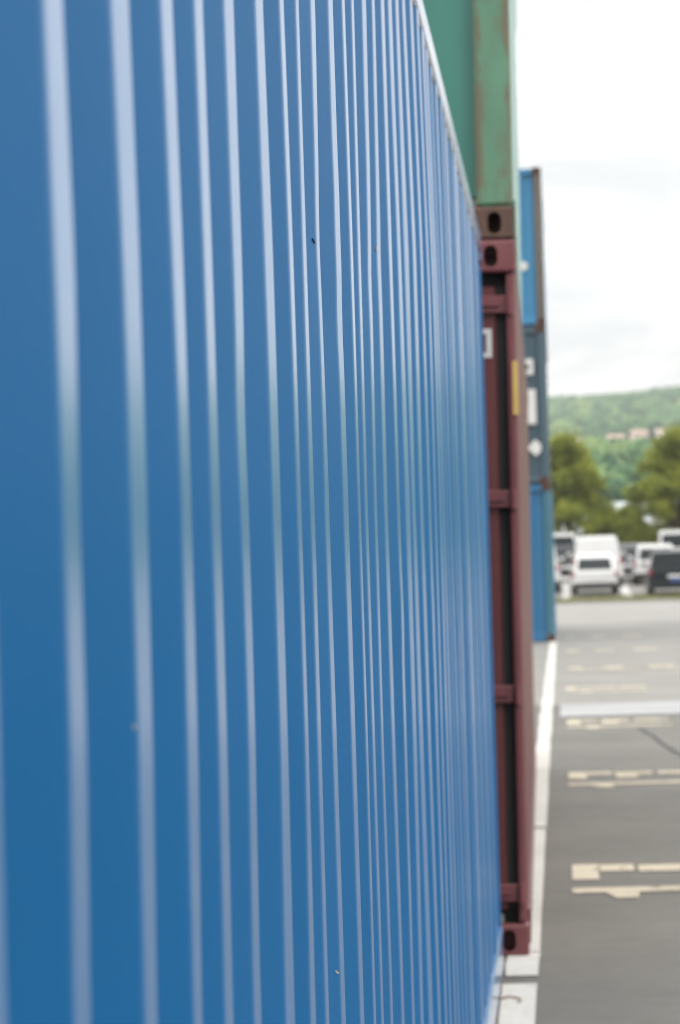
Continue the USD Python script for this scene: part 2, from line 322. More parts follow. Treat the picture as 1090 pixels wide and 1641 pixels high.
def container(name, label, loc, rz, ry, H, body, post, fit, rail=None, end='door', L=12.19, W=2.44, group=None, side=None, rows=False, marks=None, fit_b=None):
    t = thing(name, label, 'shipping container', loc, rz, ry=ry, group=group)
    rail = rail or body
    for fx in (0, 1):
        for fy in (0, 1):
            for tp in (0, 1):
                obj('corner_fitting', fitting(0.089 if tp else 0.072, fx, fy, tp, W, L, H), fit if tp else (fit_b or fit), t, smooth=30)
    z0, z1 = 0.1185, H - 0.1185
    # rear posts
    for sx in (0, 1):
        xa, xb = (-0.15, -0.003) if sx == 0 else (-W + 0.003, -W + 0.15)
        obj('corner_post', box(xa, xb, L - 0.16, L - 0.004, z0, z1, 0.012), post, t)
    # rails along the sides, roof, floor
    for sx in (0, 1):
        def X(a): return a if sx == 0 else -W - a
        obj('top_rail', box(X(-0.062), X(0.002), 0.1785, L - 0.1785, H - 0.085, H - 0.022, 0.006), rail, t)
        lower = join(box(X(-0.03), X(0.005), 0.1785, L - 0.1785, 0.03, 0.158, 0.004), box(X(-0.09), X(-0.0305), 0.1785, L - 0.1785, 0.03, 0.045))
        obj('bottom_rail', lower, rail, t)
        if sx == 0 and side is not None:
            v, f = side
            obj('side_panel', (v, f), body, t, smooth=40)
        else:
            v, f = corrugate(0.16, L - 0.161, 0.158, H - 0.085)
            vv = np.c_[np.where(sx == 0, v[:, 1] - 0.002, -W + 0.002 - v[:, 1]), v[:, 0], v[:, 2]]
            obj('side_panel', (vv, f), body, t, smooth=40)
    v, f = corrugate(0.10, L - 0.10, -W + 0.0625, -0.0625, depth=0.02)
    obj('roof', (np.c_[v[:, 2], v[:, 0], v[:, 1] + H - 0.03], f), body, t, smooth=40)
    obj('floor', box(-W + 0.0905, -0.0905, 0.05, L - 0.05, 0.12, 0.15), M['roof'], t)
    # far end wall
    v, f = corrugate(-W + 0.1505, -0.1505, z0, z1, pitch=0.25, depth=0.045)
    obj('end_panel', (np.c_[v[:, 0], v[:, 1] * 1 + L - 0.02, v[:, 2]], f), body, t, smooth=40)
    obj('end_beam', box(-W + 0.1625, -0.1625, L - 0.12, L - 0.02, 0.02, 0.15, 0.006), rail, t)
    obj('end_beam', box(-W + 0.1625, -0.1625, L - 0.12, L - 0.02, H - 0.11, H - 0.02, 0.006), rail, t)
    if end == 'blind':
        for sx in (0, 1):
            xa, xb = (-0.135, -0.004) if sx == 0 else (-W + 0.004, -W + 0.135)
            obj('corner_post', box(xa, xb, 0.006, 0.17, z0, z1, 0.014), post, t)
        v, f = corrugate(-W + 0.1355, -0.1355, 0.16, H - 0.12, pitch=0.25, depth=0.045, flat=0.10, first=-W + 0.1355 + 0.125 + 0.02)
        obj('end_panel', (np.c_[v[:, 0], 0.03 - v[:, 1], v[:, 2]], f), body, t, smooth=40)
        obj('end_beam', box(-W + 0.1625, -0.1625, 0.02, 0.12, 0.02, 0.16, 0.006), rail, t)
        obj('end_beam', box(-W + 0.1625, -0.1625, 0.02, 0.12, H - 0.12, H - 0.02, 0.006), rail, t)
    else:
        for sx in (0, 1):
            def X(a): return a if sx == 0 else -W - a
            obj('corner_post', join(box(X(-0.036), X(-0.006), 0.012, 0.15, z0, z1, 0.008), box(X(-0.15), X(-0.0365), 0.10, 0.16, z0, z1)), post, t)
            obj('gasket', box(X(-0.074), X(-0.0365), 0.052, 0.099, 0.17, H - 0.17), M['rubber'], t)
            xi, xo = -W / 2 + 0.012, -0.0745
            d = obj('door', join(box(X(xi), X(xo), 0.04, 0.085, 0.165, H - 0.165, 0.006)), body, t)
            # pressed door skin: three shallow bays
            for b in range(3):
                za = 0.30 + b * (H - 0.6) / 3; zb = za + (H - 0.6) / 3 - 0.12
                obj('door_bay', box(X(xi + 0.12), X(xo - 0.15), 0.030, 0.0395, za, zb, 0.004), body, d)
            for hz in (0.228, 0.946, 1.652, 2.357):
                hz = hz * (H - 0.2) / 2.39
                hg = join(box(X(-0.135), X(-0.026), 0.022, 0.040, hz - 0.032, hz + 0.032, 0.004), cyl((X(-0.024), 0.010, hz - 0.036), (X(-0.024), 0.010, hz + 0.036), 0.011),
                          box(X(-0.145), X(-0.06), 0.0145, 0.0215, hz - 0.006, hz + 0.006))
                obj('hinge', hg, post, d)
            for rx_ in (-0.42, -0.95):
                rod = join(cyl((X(rx_), 0.005, 0.10), (X(rx_), 0.005, H - 0.10), 0.017), *[box(X(rx_ - 0.05), X(rx_ + 0.05), -0.012, 0.0295, z - 0.03, z + 0.03, 0.004) for z in (0.35, 1.1, 1.9, H - 0.3)],
                           cyl((X(rx_), -0.01, 1.15), (X(rx_ - 0.30), -0.02, 1.15), 0.012))
                obj('lock_rod', rod, M['steel'], d, smooth=30)
        obj('door_header', box(-W + 0.1625, -0.1625, 0.02, 0.12, H - 0.155, H - 0.012, 0.006), rail, t)
        obj('door_sill', box(-W + 0.1625, -0.1625, 0.02, 0.12, 0.02, 0.155, 0.006), rail, t)
        obj('header_recess', box(-0.162, -0.0365, 0.075, 0.11, H - 0.175, H - 0.1185), M['rubber'], t)  # black block paints in the shade of the recess under the header
        obj('sill_recess', box(-0.162, -0.0365, 0.075, 0.11, 0.1185, 0.175), M['rubber'], t)  # likewise a black block in place of shade above the sill
    return t

# ---- the blue container: every outer rib is dented a little differently, as measured on its wall (mm, at five heights)
RIBS = [
 ((1.71,1.58,1.46,1.33,1.21),(7.9,9.7,11.0,10.8,8.8),(8.2,10.5,9.4,9.4,7.6)),
 ((1.75,1.61,1.46,1.32,1.18),(7.3,9.8,10.8,10.9,9.5),(9.7,11.4,11.9,11.0,8.6)),
 ((1.79,1.63,1.47,1.30,1.14),(6.0,8.5,10.5,9.2,8.4),(6.3,8.4,9.1,8.7,6.4)),
 ((1.83,1.65,1.47,1.29,1.12),(0.7,2.2,2.8,2.7,1.5),(0.0,1.4,2.0,1.9,0.6)),
 ((1.87,1.67,1.48,1.28,1.09),(-2.8,-1.3,-0.6,-1.0,-2.0),(-1.2,-0.6,-0.9,-1.7,-2.8)),
 ((1.91,1.70,1.48,1.26,1.05),(-0.1,1.4,2.5,2.7,0.3),(1.1,3.4,3.7,3.7,2.7)),
 ((1.96,1.72,1.49,1.25,1.01),(0.8,2.9,3.9,4.2,1.7),(-0.6,1.4,1.9,2.2,1.3)),
 ((1.99,1.74,1.49,1.24,0.99),(-2.9,-3.2,-3.2,-3.0,-3.2),(-5.0,-4.6,-4.3,-4.4,-4.8)),
 ((2.03,1.76,1.49,1.23,0.96),(-5.7,-6.5,-6.2,-5.5,-5.0),(-5.5,-8.1,-6.6,-5.8,-5.1)),
 ((2.08,1.79,1.50,1.21,0.92),(-3.0,-3.5,-2.3,-1.4,-0.9),(-1.7,-1.4,-1.0,-0.9,-0.6)),
 ((2.12,1.82,1.51,1.19,0.88),(-2.1,-1.1,-0.3,0.1,-0.4),(-2.8,-1.9,-1.9,-1.6,-2.0)),
 ((2.16,1.83,1.51,1.19,0.86),(-5.0,-6.3,-6.8,-6.4,-5.6),(-5.9,-6.8,-7.5,-7.2,-6.8)),
 ((2.20,1.85,1.51,1.17,0.84),(-5.0,-7.1,-8.5,-8.7,-7.6),(-2.9,-6.4,-9.0,-9.7,-8.2)),
 ((2.24,1.88,1.52,1.16,0.80),(-4.1,-7.2,-8.2,-7.3,-5.4),(-3.7,-5.5,-6.8,-6.2,-5.1)),
 ((2.29,1.91,1.52,1.14,0.76),(-3.4,-2.7,-1.4,-1.5,-2.1),(-1.5,-1.3,-0.7,-1.4,-1.9)),
 ((2.33,1.93,1.53,1.12,0.72),(-4.0,-0.8,-0.5,0.3,-1.2),(-1.4,1.4,3.8,3.0,0.8)),
 ((2.37,1.96,1.53,1.11,0.68),(-3.3,-1.3,-0.8,-0.6,1.1),(-1.4,3.3,1.8,3.1,5.6)),
 ((2.42,1.99,1.54,1.09,0.63),(-2.5,3.0,1.7,3.8,6.5),(-0.5,5.5,5.0,6.0,8.7)),
 ((2.45,2.02,1.55,1.07,0.59),(1.0,6.4,7.2,7.7,8.8),(3.0,7.5,8.8,9.3,10.4)),
]
WALL_A, RIB0, PITCH, BLUE_Y0 = 0.249, 1.80, 0.2824, 0.81
NB = 3                                  # ribs nearer than the first measured one
rr = np.random.default_rng(11); jit = rr.normal(0, 1.3, (80, 3))
def rib_off(k, z):
    i = k - NB
    if i < 0:
        b = 8.5 + jit[k, 0]; return b / 1000, b / 1000
    if i < len(RIBS):
        Z, l, r = RIBS[i]; Z = np.array(Z)[::-1]
        a, b = np.interp(z, Z, np.array(l)[::-1]), np.interp(z, Z, np.array(r)[::-1])
        return a / 1000, b / 1000
    q = i - len(RIBS)
    base = max(0.0, 8.5 - 0.75 * q) * (0.25 + 0.75 * np.clip((2.45 - z) / 0.5, 0, 1))
    pat = (0.0, 1.5, -0.5, -1.8)[q % 4] * 0.8
    bow = 0.8 * math.sin(z * 2.1 + k)
    a = base + pat + jit[k, 0] * 0.7 + bow; b = a + jit[k, 1] * 0.6 + 0.6
    if q > 15: a, b = a - 2.0 * min(1, (q - 15) / 3), b - 2.0 * min(1, (q - 15) / 3)
    return a / 1000, b / 1000
DENTS = [(int(k), z, a, w) for k, z, a, w in zip(rr.integers(4, 30, 46), rr.uniform(0.35, 2.4, 46), rr.normal(0, 0.0005, 46), rr.uniform(0.035, 0.12, 46))]
DENTS += [(11, 1.80, -0.0008, 0.05), (12, 1.86, 0.0008, 0.05), (12, 1.70, -0.0007, 0.04), (16, 1.88, -0.0008, 0.05), (12, 1.78, 0.0007, 0.03)]
def rib_dented(k, z):
    a, b = rib_off(k, z)
    for q, zz_, am, w in DENTS:
        if q == k:
            e = am * math.exp(-((z - zz_) / w) ** 2); a += e; b += e * 0.7
    return a, b
zr = np.linspace(0.158, 2.505, 96)
v, f = corrugate(0.16, 12.19 - 0.16, 0.158, 2.505, pitch=PITCH, zrows=zr, first=RIB0 - NB * PITCH - BLUE_Y0, off=rib_dented, fillet=0.006, seg=4)
blue_side = (np.c_[v[:, 1] - 0.003, v[:, 0], v[:, 2]], f)
blue = container('blue_container', 'long blue corrugated container filling the left of the view', (-WALL_A + 0.003, BLUE_Y0, 0), 0, 0, 2.59, M['blue'], M['blue'], M['blue_rail'], rail=M['blue_rail'], end='blind', side=blue_side)

M['chip_tan'] = mat('bare_primer', (0.36, 0.33, 0.24), rough=0.7, var=0.3, scale=200)
M['chip_dark'] = mat('dark_scuff', (0.03, 0.04, 0.06), rough=0.7, var=0.3, scale=200)
rc = np.random.default_rng(21)
for (px, py, pz), (nx, ny), (w_, h_), tilt, mt in (((-0.0117, 3.2055, 0.9797), (0.905, -0.426), (0.011, 0.0035), -0.5, 'chip_tan'), ((-0.0129, 3.2055, 1.779), (0.908, -0.418), (0.009, 0.002), -0.7, 'chip_dark'),
                                  ((-0.0121, 4.6208, 1.891), (0.929, -0.369), (0.005, 0.009), 0.2, 'chip_tan'), ((0.0055, 1.2327, 1.335), (0.895, -0.445), (0.002, 0.005), 0.0, 'chip_tan'),
                                  ((-0.0125, 2.07, 1.38), (0.9, -0.43), (0.003, 0.004), 0.0, 'chip_dark'), ((-0.0120, 3.49, 1.22), (0.9, -0.43), (0.004, 0.003), 0.3, 'chip_tan')):
    nn = np.array([nx, ny, 0.0]); nn /= np.linalg.norm(nn); uu = np.array([-nn[1], nn[0], 0.0])
    an = np.sort(rc.uniform(0, 6.28, 9)); rd = rc.uniform(0.6, 1.0, 9)
    e1, e2 = np.cos(an) * rd * w_ / 2, np.sin(an) * rd * h_ / 2
    e1, e2 = e1 * math.cos(tilt) - e2 * math.sin(tilt), e1 * math.sin(tilt) + e2 * math.cos(tilt)
    base = np.array([px, py, pz]) + np.outer(e1, uu) + np.outer(e2, [0, 0, 1.0])
    obj('paint_chip', trimesh.convex.convex_hull(np.vstack([base - nn * 0.001, base + nn * 0.0007])), M[mt], blue)

# ---- maroon container behind it, door end to the lens, and the green one on top
TILT = 0.010
red = container('maroon_container', 'maroon container standing behind the blue one, hinged door end showing', (-0.156, 13.30, 0.0), 0.0050, TILT, 2.59, M['red'], M['red_bright'], M['red_bright'], end='door')
door = red + '/door'
frame = join(box(-0.195, -0.091, 0.0375, 0.0395, 2.166, 2.184), box(-0.195, -0.091, 0.0375, 0.0395, 2.252, 2.270), box(-0.111, -0.091, 0.0375, 0.0395, 2.1842, 2.2518), box(-0.195, -0.177, 0.0375, 0.0395, 2.1842, 2.2518))
obj('digit_frame', frame, M['white_mark'], door, label='white square outline painted on the maroon door')
obj('height_sticker', box(-0.019, 0.0005, 0.0085, 0.12, 1.955, 2.150, 0.001), M['yellow_mark'], red, label='yellow vertical strip on the edge post')
obj('height_sticker', box(-0.012, -0.0012, 12.06, 12.19, 0.45, 0.74, 0.001), M['yellow_mark'], red, label='yellow strip on the far lower post')
container('green_container', 'green container with worn rusty corner post, stacked on the maroon one', (-0.131, 13.30, 2.592), 0.0072, TILT, 2.59, M['green'], M['green_worn'], M['rusty'], end='blind', rail=M['green_rail'])

# ---- the far stack of three
SY, SX, SH = 65.4, -0.133, 2.81
b1 = container('stacked_container', 'mid blue container with teal post, at the bottom of the far stack', (SX, SY, 0.0), 0, 0, SH, M['mid_blue'], M['teal_post'], M['rusty'], end='blind', group='far stack of containers')
b2 = container('stacked_container', 'dark slate container with white lettering, in the middle of the far stack', (SX - 0.03, SY, SH + 0.004), 0, 0, SH, M['slate'], M['slate'], M['rusty'], end='blind', group='far stack of containers')
b3 = container('stacked_container', 'light blue container with brown corner post, on top of the far stack', (SX - 0.01, SY, 2 * SH + 0.008), 0, 0, SH, M['sky_blue'], M['brown_post'], M['rusty'], end='blind', group='far stack of containers')
obj('letter', join(box(-0.36, -0.22, 0.012, 0.0285, 2.13, 2.22), box(-0.30, -0.22, 0.012, 0.0285, 1.94, 2.1295), box(-.42, -.305, .012, .0285, 1.94, 2.02)), M['white_mark'], b2)
obj('letter', box(-0.40, -0.19, 0.012, 0.0285, 1.06, 1.68, 0.004), M['white_mark'], b2)
dm = trimesh.creation.cylinder(radius=0.15, height=0.016, sections=4); dm.apply_transform(trimesh.transformations.rotation_matrix(math.pi / 2, [1, 0, 0])); dm.apply_translation([-0.22, 0.02, 0.64])
obj('letter', dm, M['white_mark'], b2)
dm = trimesh.creation.cylinder(radius=0.08, height=0.016, sections=16); dm.apply_transform(trimesh.transformations.rotation_matrix(math.pi / 2, [1, 0, 0])); dm.apply_translation([-0.36, 0.02, 1.06])
obj('sticker', dm, M['white_mark'], b3)

# ------------------------------------------------------------------ cars
M['car_white'] = mat('white_car_paint', (0.60, 0.60, 0.60), rough=0.2, var=0.03, coat=0.6)
M['car_dark'] = mat('dark_car_paint', (0.006, 0.010, 0.013), rough=0.2, var=0.1, spec=0.3, coat=0.1)
M['car_silver'] = mat('silver_car_paint', (0.38, 0.39, 0.40), rough=0.25, var=0.05, coat=0.6, metallic=0.3)
M['car_shade_grey'] = mat('shade_grey_car_paint', (0.06, 0.065, 0.075), rough=0.2, var=0.1, spec=0.3, coat=0.3)
M['glass'] = usdkit.material(stage, L_ + '/tinted_glass', {'p': ('principled_bsdf', dict(base_color=(0.012, 0.016, 0.018), roughness=0.06, specular_ior_level=0.3))}, surface='p.BSDF')
M['tail'] = mat('tail_light_plastic', (0.20, 0.012, 0.018), rough=0.2, var=0.05)
M['plastic'] = mat('black_plastic', (0.02, 0.02, 0.02), rough=0.6, var=0.2)
M['plate_white'] = mat('number_plate', (0.6, 0.6, 0.6), rough=0.4, var=0.03)
M['plate_blue'] = mat('blue_sticker', (0.03, 0.07, 0.25), rough=0.4, var=0.05)
M['tyre'] = mat('tyre_rubber', (0.02, 0.02, 0.02), rough=0.85, var=0.2)
M['rim'] = mat('alloy_rim', (0.45, 0.45, 0.46), rough=0.3, metallic=0.9, var=0.05)

def loft(secs):
    """secs: list of (y, closed cross-section points (x, z)) with equal counts -> closed mesh."""
    n = len(secs[0][1]); v = np.vstack([np.c_[np.array(p)[:, 0], np.full(n, y), np.array(p)[:, 1]] for y, p in secs]); f = []
    for k in range(len(secs) - 1):
        for i in range(n):
            a, b = k * n + i, k * n + (i + 1) % n
            f += [[a, b, b + n], [a, b + n, a + n]]
    for i in range(1, n - 1):
        f += [[0, i + 1, i], [(len(secs) - 1) * n, (len(secs) - 1) * n + i, (len(secs) - 1) * n + i + 1]]
    m = trimesh.Trimesh(v, f, process=True); m.fix_normals(); return m

def sect(w, zb, zt, rnd):
    r = rnd; p = []
    for cx, cz, a0 in ((w - r, zt - r, 0), (-w + r, zt - r, 90), (-w + r, zb + r, 180), (w - r, zb + r, 270)):
        for a in np.linspace(a0, a0 + 90, 5):
            p.append((cx + r * math.cos(math.radians(a)), cz + r * math.sin(math.radians(a))))
    return p

def car(name, label, cat, x, y, paint, H=1.5, Wd=1.76, Ln=4.2, boxy=0.0, strip=False, rz=0.0, panel=False):
    t = thing(name, label, cat, (x, y, float(ramp_z(y)) + SL * 0.35), rz, rx=math.atan(SL), group='cars parked on the ramp')
    h = Wd / 2; belt = H * 0.60
    # y = 0 is the rear; lower body
    lo = [(0.00, sect(h * 0.93, 0.36, belt * 0.93, 0.12)), (0.06, sect(h * 0.98, 0.28, belt * 0.98, 0.14)), (0.5, sect(h, 0.22, belt, 0.14)), (Ln * 0.55, sect(h, 0.22, belt, 0.14)),
          (Ln * 0.72, sect(h * 0.99, 0.22, belt * 0.99, 0.14)), (Ln * 0.93, sect(h * 0.94, 0.25, belt * 0.80, 0.14)), (Ln, sect(h * 0.84, 0.32, belt * 0.66, 0.12))]
    y_roof0, y_roof1 = 0.38 - 0.22 * boxy, Ln * (0.50 + 0.12 * boxy)
    up = [(0.06, sect(h * 0.90, belt * 0.86, belt * 0.99, 0.05)), (y_roof0, sect(h * 0.80, belt * 0.86, H - 0.05, 0.12)), (y_roof0 + 0.35, sect(h * 0.79, belt * 0.86, H, 0.13)),
          (y_roof1, sect(h * 0.79, belt * 0.86, H - 0.02, 0.13)), (Ln * (0.74 + 0.06 * boxy), sect(h * 0.88, belt * 0.86, belt * 1.0, 0.05))]
    body = obj('body', join(loft(lo), loft(up)), paint, t, smooth=35)
    # rear window, lying on the sloped tailgate
    def on_tail(u, zz_):  # point on the tailgate plane
        k = (zz_ - belt * 0.99) / (H - 0.05 - belt * 0.99); return (u, 0.06 + (y_roof0 - 0.06) * k - 0.012, zz_)
    za, zb = belt * 1.04, H - 0.16
    wv = [on_tail(-h * 0.74, za), on_tail(h * 0.74, za), on_tail(h * 0.66, zb), on_tail(-h * 0.66, zb)]
    wv2 = [(p[0], p[1] + 0.02, p[2]) for p in wv]
    if panel:
        for s in (-1, 1):
            dv = [on_tail(s * h * 0.05, za), on_tail(s * h * 0.74, za), on_tail(s * h * 0.68, zb), on_tail(s * h * 0.05, zb)]
            obj('rear_door', trimesh.convex.convex_hull(np.array(dv + [(p[0], p[1] + 0.02, p[2]) for p in dv])), paint, t)
    else: obj('rear_window', trimesh.convex.convex_hull(np.array(wv + wv2)), M['glass'], t)
    for s in (-1, 1):
        xa, xb = s * h * 0.905, s * h * 0.815
        sv = []
        for (yy_, zz_, fr_) in ((y_roof0 + 0.12, belt * 1.05, 0), (Ln * 0.66, belt * 1.05, 0), (y_roof1 - 0.05, H - 0.17, 1), (y_roof0 + 0.25, H - 0.17, 1)):
            xx_ = s * h * (0.885 if not fr_ else 0.815)
            sv += [(xx_, yy_, zz_), (xx_ - s * 0.05, yy_, zz_)]
        obj('side_window', trimesh.convex.convex_hull(np.array(sv)), M['glass'], t)
        obj('tail_light', box(s * h * 0.97, s * h * 0.85, -0.012, 0.10, belt * 0.74, belt * 0.98, 0.01), M['tail'], t)
        obj('wing_mirror', box(s * (h + 0.16), s * (h - 0.02), Ln * 0.68, Ln * 0.68 + 0.09, belt * 1.0, belt * 1.0 + 0.14, 0.02), paint, t)
        for wy in (0.75, Ln - 0.85):
            w_ = obj('wheel', cyl((s * (h - 0.22), wy, 0.31), (s * (h - 0.01), wy, 0.31), 0.31, 24), M['tyre'], t, smooth=30)
            obj('rim', cyl((s * (h - 0.02), wy, 0.31), (s * (h + 0.004), wy, 0.31), 0.2, 16), M['rim'], w_, smooth=30)
    v_ = [(-h * 0.80, Ln * (0.735 + 0.06 * boxy) + 0.012, belt * 1.04), (h * 0.80, Ln * (0.735 + 0.06 * boxy) + 0.012, belt * 1.04), (h * 0.68, y_roof1 + 0.09, H - 0.1), (-h * 0.68, y_roof1 + 0.09, H - 0.1)]
    obj('windscreen', trimesh.convex.convex_hull(np.array(v_ + [(p[0], p[1] - 0.04, p[2]) for p in v_])), M['glass'], t)
    obj('bumper', box(-h * 0.95, h * 0.95, -0.055, 0.10, 0.26, 0.46, 0.03), M['plastic'] if strip is False else paint, t)
    obj('number_plate', box(-0.26, 0.26, -0.016, 0.0, belt * 0.66, belt * 0.66 + 0.11), M['plate_white'], t)
    if strip: obj('blue_strip', box(-0.15, h * 0.75, -0.02, -0.002, 0.50, 0.62), M['plate_blue'], t)
    obj('exhaust', cyl((h * 0.5, -0.05, 0.27), (h * 0.5, 0.3, 0.27), 0.03), M['steel'], t)
    return t

car('parked_car', 'white hatchback seen from behind between the white bay lines', 'car', 1.24, 136.5, M['car_white'], H=1.52, Wd=1.74)
car('parked_van', 'dark people carrier at the right edge with red tail light', 'van', 4.12, 134.5, M['car_dark'], H=1.62, Wd=1.92, Ln=4.7, boxy=1, strip=True)
car('parked_car', 'white car half hidden behind the dark people carrier', 'car', 3.75, 146.0, M['car_white'], H=1.58, Wd=1.8, boxy=0.6)
car('parked_van', 'white panel van directly behind the white hatchback', 'van', 1.42, 144.0, M['car_white'], H=2.0, Wd=2.02, Ln=5.0, boxy=1, panel=True)
car('parked_car', 'car half hidden left of the white panel van, dark for the shadow there', 'car', 0.18, 151.0, M['car_dark'], H=1.5, Wd=1.76)  # dark body colour stands in for the shadow between vehicles
car('parked_car', 'car half hidden right of the white panel van, grey for the shadow there', 'car', 2.78, 151.0, M['car_shade_grey'], H=1.5, Wd=1.76)  # grey body colour paints in the shadow on this side of the van
car('parked_van', 'white minivan showing over the roof of the dark car, beside the container stack', 'van', 0.0, 163.0, M['car_white'], H=1.8, Wd=1.75, Ln=4.6, boxy=1)
car('parked_van', 'tall white van at the right edge, rising behind the dark people carrier', 'van', 4.95, 156.5, M['car_white'], H=1.9, Wd=1.85, Ln=4.9, boxy=1)
car('parked_van', 'white van beside the foot of the container stack, mostly hidden by it', 'van', -0.95, 140.0, M['car_white'], H=1.88, Wd=1.85, Ln=4.9, boxy=1)
car('parked_car', 'silver car parked right of the dark people carrier', 'car', 6.9, 136.0, M['car_silver'], H=1.5)
M['bay_paint'] = ground_mat('bay_line_paint', (0.44, 0.44, 0.42), (0.54, 0.53, 0.51), (0.60, 0.59, 0.57), fine=20)
bl = ['white bay line left of the white hatchback on the ramp', 'white bay line between the white hatchback and the dark people carrier', 'white bay line to the right of the dark people carrier']
for k, x in enumerate((0.18, 2.42, 5.3)):
    obj('bay_line', slab(x - 0.15, x + 0.15, 131.2, 159.5, lambda a, b: ramp_z(b) + 0.005, 2, 2), M['bay_paint'], label=bl[k], cat='road line')

# ------------------------------------------------------------------ trees
M['bark'] = mat('bark', (0.07, 0.05, 0.035), rough=0.9, var=0.4, scale=10, bump=0.01)
def leaf_mat(name, a, b, c):
    return usdkit.material(stage, f'{L_}/{name}', {
        'g': ('geometry', {}), 'n': ('noise_texture', dict(scale=1.1, detail=4)), 'r': ('rgb_ramp', dict(ramp=[(0.3, a), (0.5, b), (0.7, c)])),
        'd': ('principled_bsdf', dict(roughness=0.6, specular_ior_level=0.2)), 't': ('translucent_bsdf', {}), 'm': ('mix_closure', dict(fac=0.3))},
        [('g.position', 'n.vector'), ('n.fac', 'r.fac'), ('r.color', 'd.base_color'), ('r.color', 't.color'), ('d.BSDF', 'm.closure1'), ('t.BSDF', 'm.closure2')], surface='m.closure')
M['pine'] = leaf_mat('pine_foliage', (0.085, 0.105, 0.022), (0.20, 0.23, 0.042), (0.37, 0.39, 0.065))

def pine(label, x, y, z, top, clumps, seed):
    """clumps: (dx, dy, height, radius) of the foliage masses; limbs run to each from the trunk."""
    t = thing('pine_tree', label, 'tree', (x, y, z), group='pine trees behind the parked cars')
    r = np.random.default_rng(seed)
    parts = []
    tr = [(0, 0, -0.1, 0.20), (0.05, 0.02, top * 0.3, 0.16), (0.0, 0.05, top * 0.6, 0.10), (0.05, 0, top * 0.92, 0.03)]
    for a, b in zip(tr[:-1], tr[1:]):
        c = trimesh.creation.cone(radius=1, height=1, sections=8)
        parts.append(trimesh.convex.convex_hull(np.vstack([trimesh.creation.icosphere(1, a[3]).vertices + a[:3], trimesh.creation.icosphere(1, b[3]).vertices + b[:3]])))
    cv, cf, n = [], [], 0
    for dx, dy, h, rad in clumps:
        z0 = max(0.5, h - 0.6 * math.hypot(dx, dy) - 0.3)
        parts.append(trimesh.convex.convex_hull(np.vstack([trimesh.creation.icosphere(1, 0.06).vertices + [0, 0, min(z0, top * 0.85)], trimesh.creation.icosphere(1, 0.02).vertices + [dx, dy, h]])))
        # tufts: sub-clumps of needle blades
        nt = int(70 * rad * rad) + 16
        d = r.normal(size=(nt, 3)); d /= np.linalg.norm(d, axis=1, keepdims=True)
        cen = np.array([dx, dy, h]) + d * rad * r.uniform(0.35, 1.0, (nt, 1)) ** 0.6 * [1, 1, 0.72]
        for cpt, dd in zip(cen, d):
            for _ in range(16):
                a = dd * 0.6 + r.normal(0, 0.7, 3) + [0, 0, 0.35]; a /= np.linalg.norm(a)
                s = np.cross(a, r.normal(size=3)); s /= np.linalg.norm(s)
                o = cpt + r.normal(0, 0.10, 3); ln = r.uniform(0.14, 0.30)
                cv += [o - s * 0.022, o + s * 0.022, o + a * ln + s * 0.012, o + a * ln - s * 0.012]; cf.append([n, n + 1, n + 2, n + 3]); n += 4
    obj('trunk', join(*parts), M['bark'], t, smooth=40)
    obj('crown', (np.array(cv), np.array(cf)), M['pine'], t)
def rand_clumps(seed, R, z0, z1, n):
    r = np.random.default_rng(seed); out = []
    for k in range(n):
        h = r.uniform(z0, z1); fr_ = 1 - 0.75 * (h - z0) / (z1 - z0)
        a = r.uniform(0, 6.28); q = R * fr_ * math.sqrt(r.uniform(0.05, 1))
        out.append((q * math.cos(a), q * math.sin(a), h, r.uniform(0.42, 0.8)))
    return out
pine('left pine with olive green crown beside the container stack', 0.35, 172.0, 1.05, 6.2, rand_clumps(1, 2.3, 1.5, 5.9, 34) + [(1.6, -0.2, 2.0, 0.8), (2.0, 0.1, 1.6, 0.7), (1.3, -0.4, 2.7, 0.7)], 5)
pine('right pine with dark olive crown above the dark people carrier', 5.6, 171.0, 1.05, 6.4, rand_clumps(2, 2.5, 1.2, 6.1, 44) + [(-1.9, -0.2, 3.4, 0.6), (-2.3, 0.2, 1.7, 0.75), (-1.5, 0, 1.5, 0.8), (-1.4, 0.1, 4.6, 0.5)], 6)
pine('pine farther right, standing just outside the row of vans', 10.6, 174.0, 1.2, 6.0, rand_clumps(3, 2.3, 1.4, 5.8, 30), 7)
pine('small pine between the two big ones, low behind the minivans', 3.4, 186.0, 1.2, 3.2, rand_clumps(4, 1.1, 0.8, 2.4, 10), 8)

# ------------------------------------------------------------------ buildings behind the trees
M['wall_white'] = mat('white_render', (0.62, 0.61, 0.58), rough=0.8, var=0.1)
M['wall_pink'] = mat('pink_render', (0.62, 0.47, 0.42), rough=0.8, var=0.1)
M['wall_cream'] = mat('cream_render', (0.66, 0.60, 0.52), rough=0.8, var=0.1)
M['tile'] = mat('terracotta_tiles', (0.44, 0.30, 0.25), rough=0.8, var=0.25, scale=1)
M['sheet_roof'] = mat('pale_sheet_roof', (0.50, 0.54, 0.58), rough=0.45, var=0.1)
M['pane'] = usdkit.material(stage, L_ + '/window_pane', {'p': ('principled_bsdf', dict(base_color=(0.03, 0.04, 0.05), roughness=0.08))}, surface='p.BSDF')

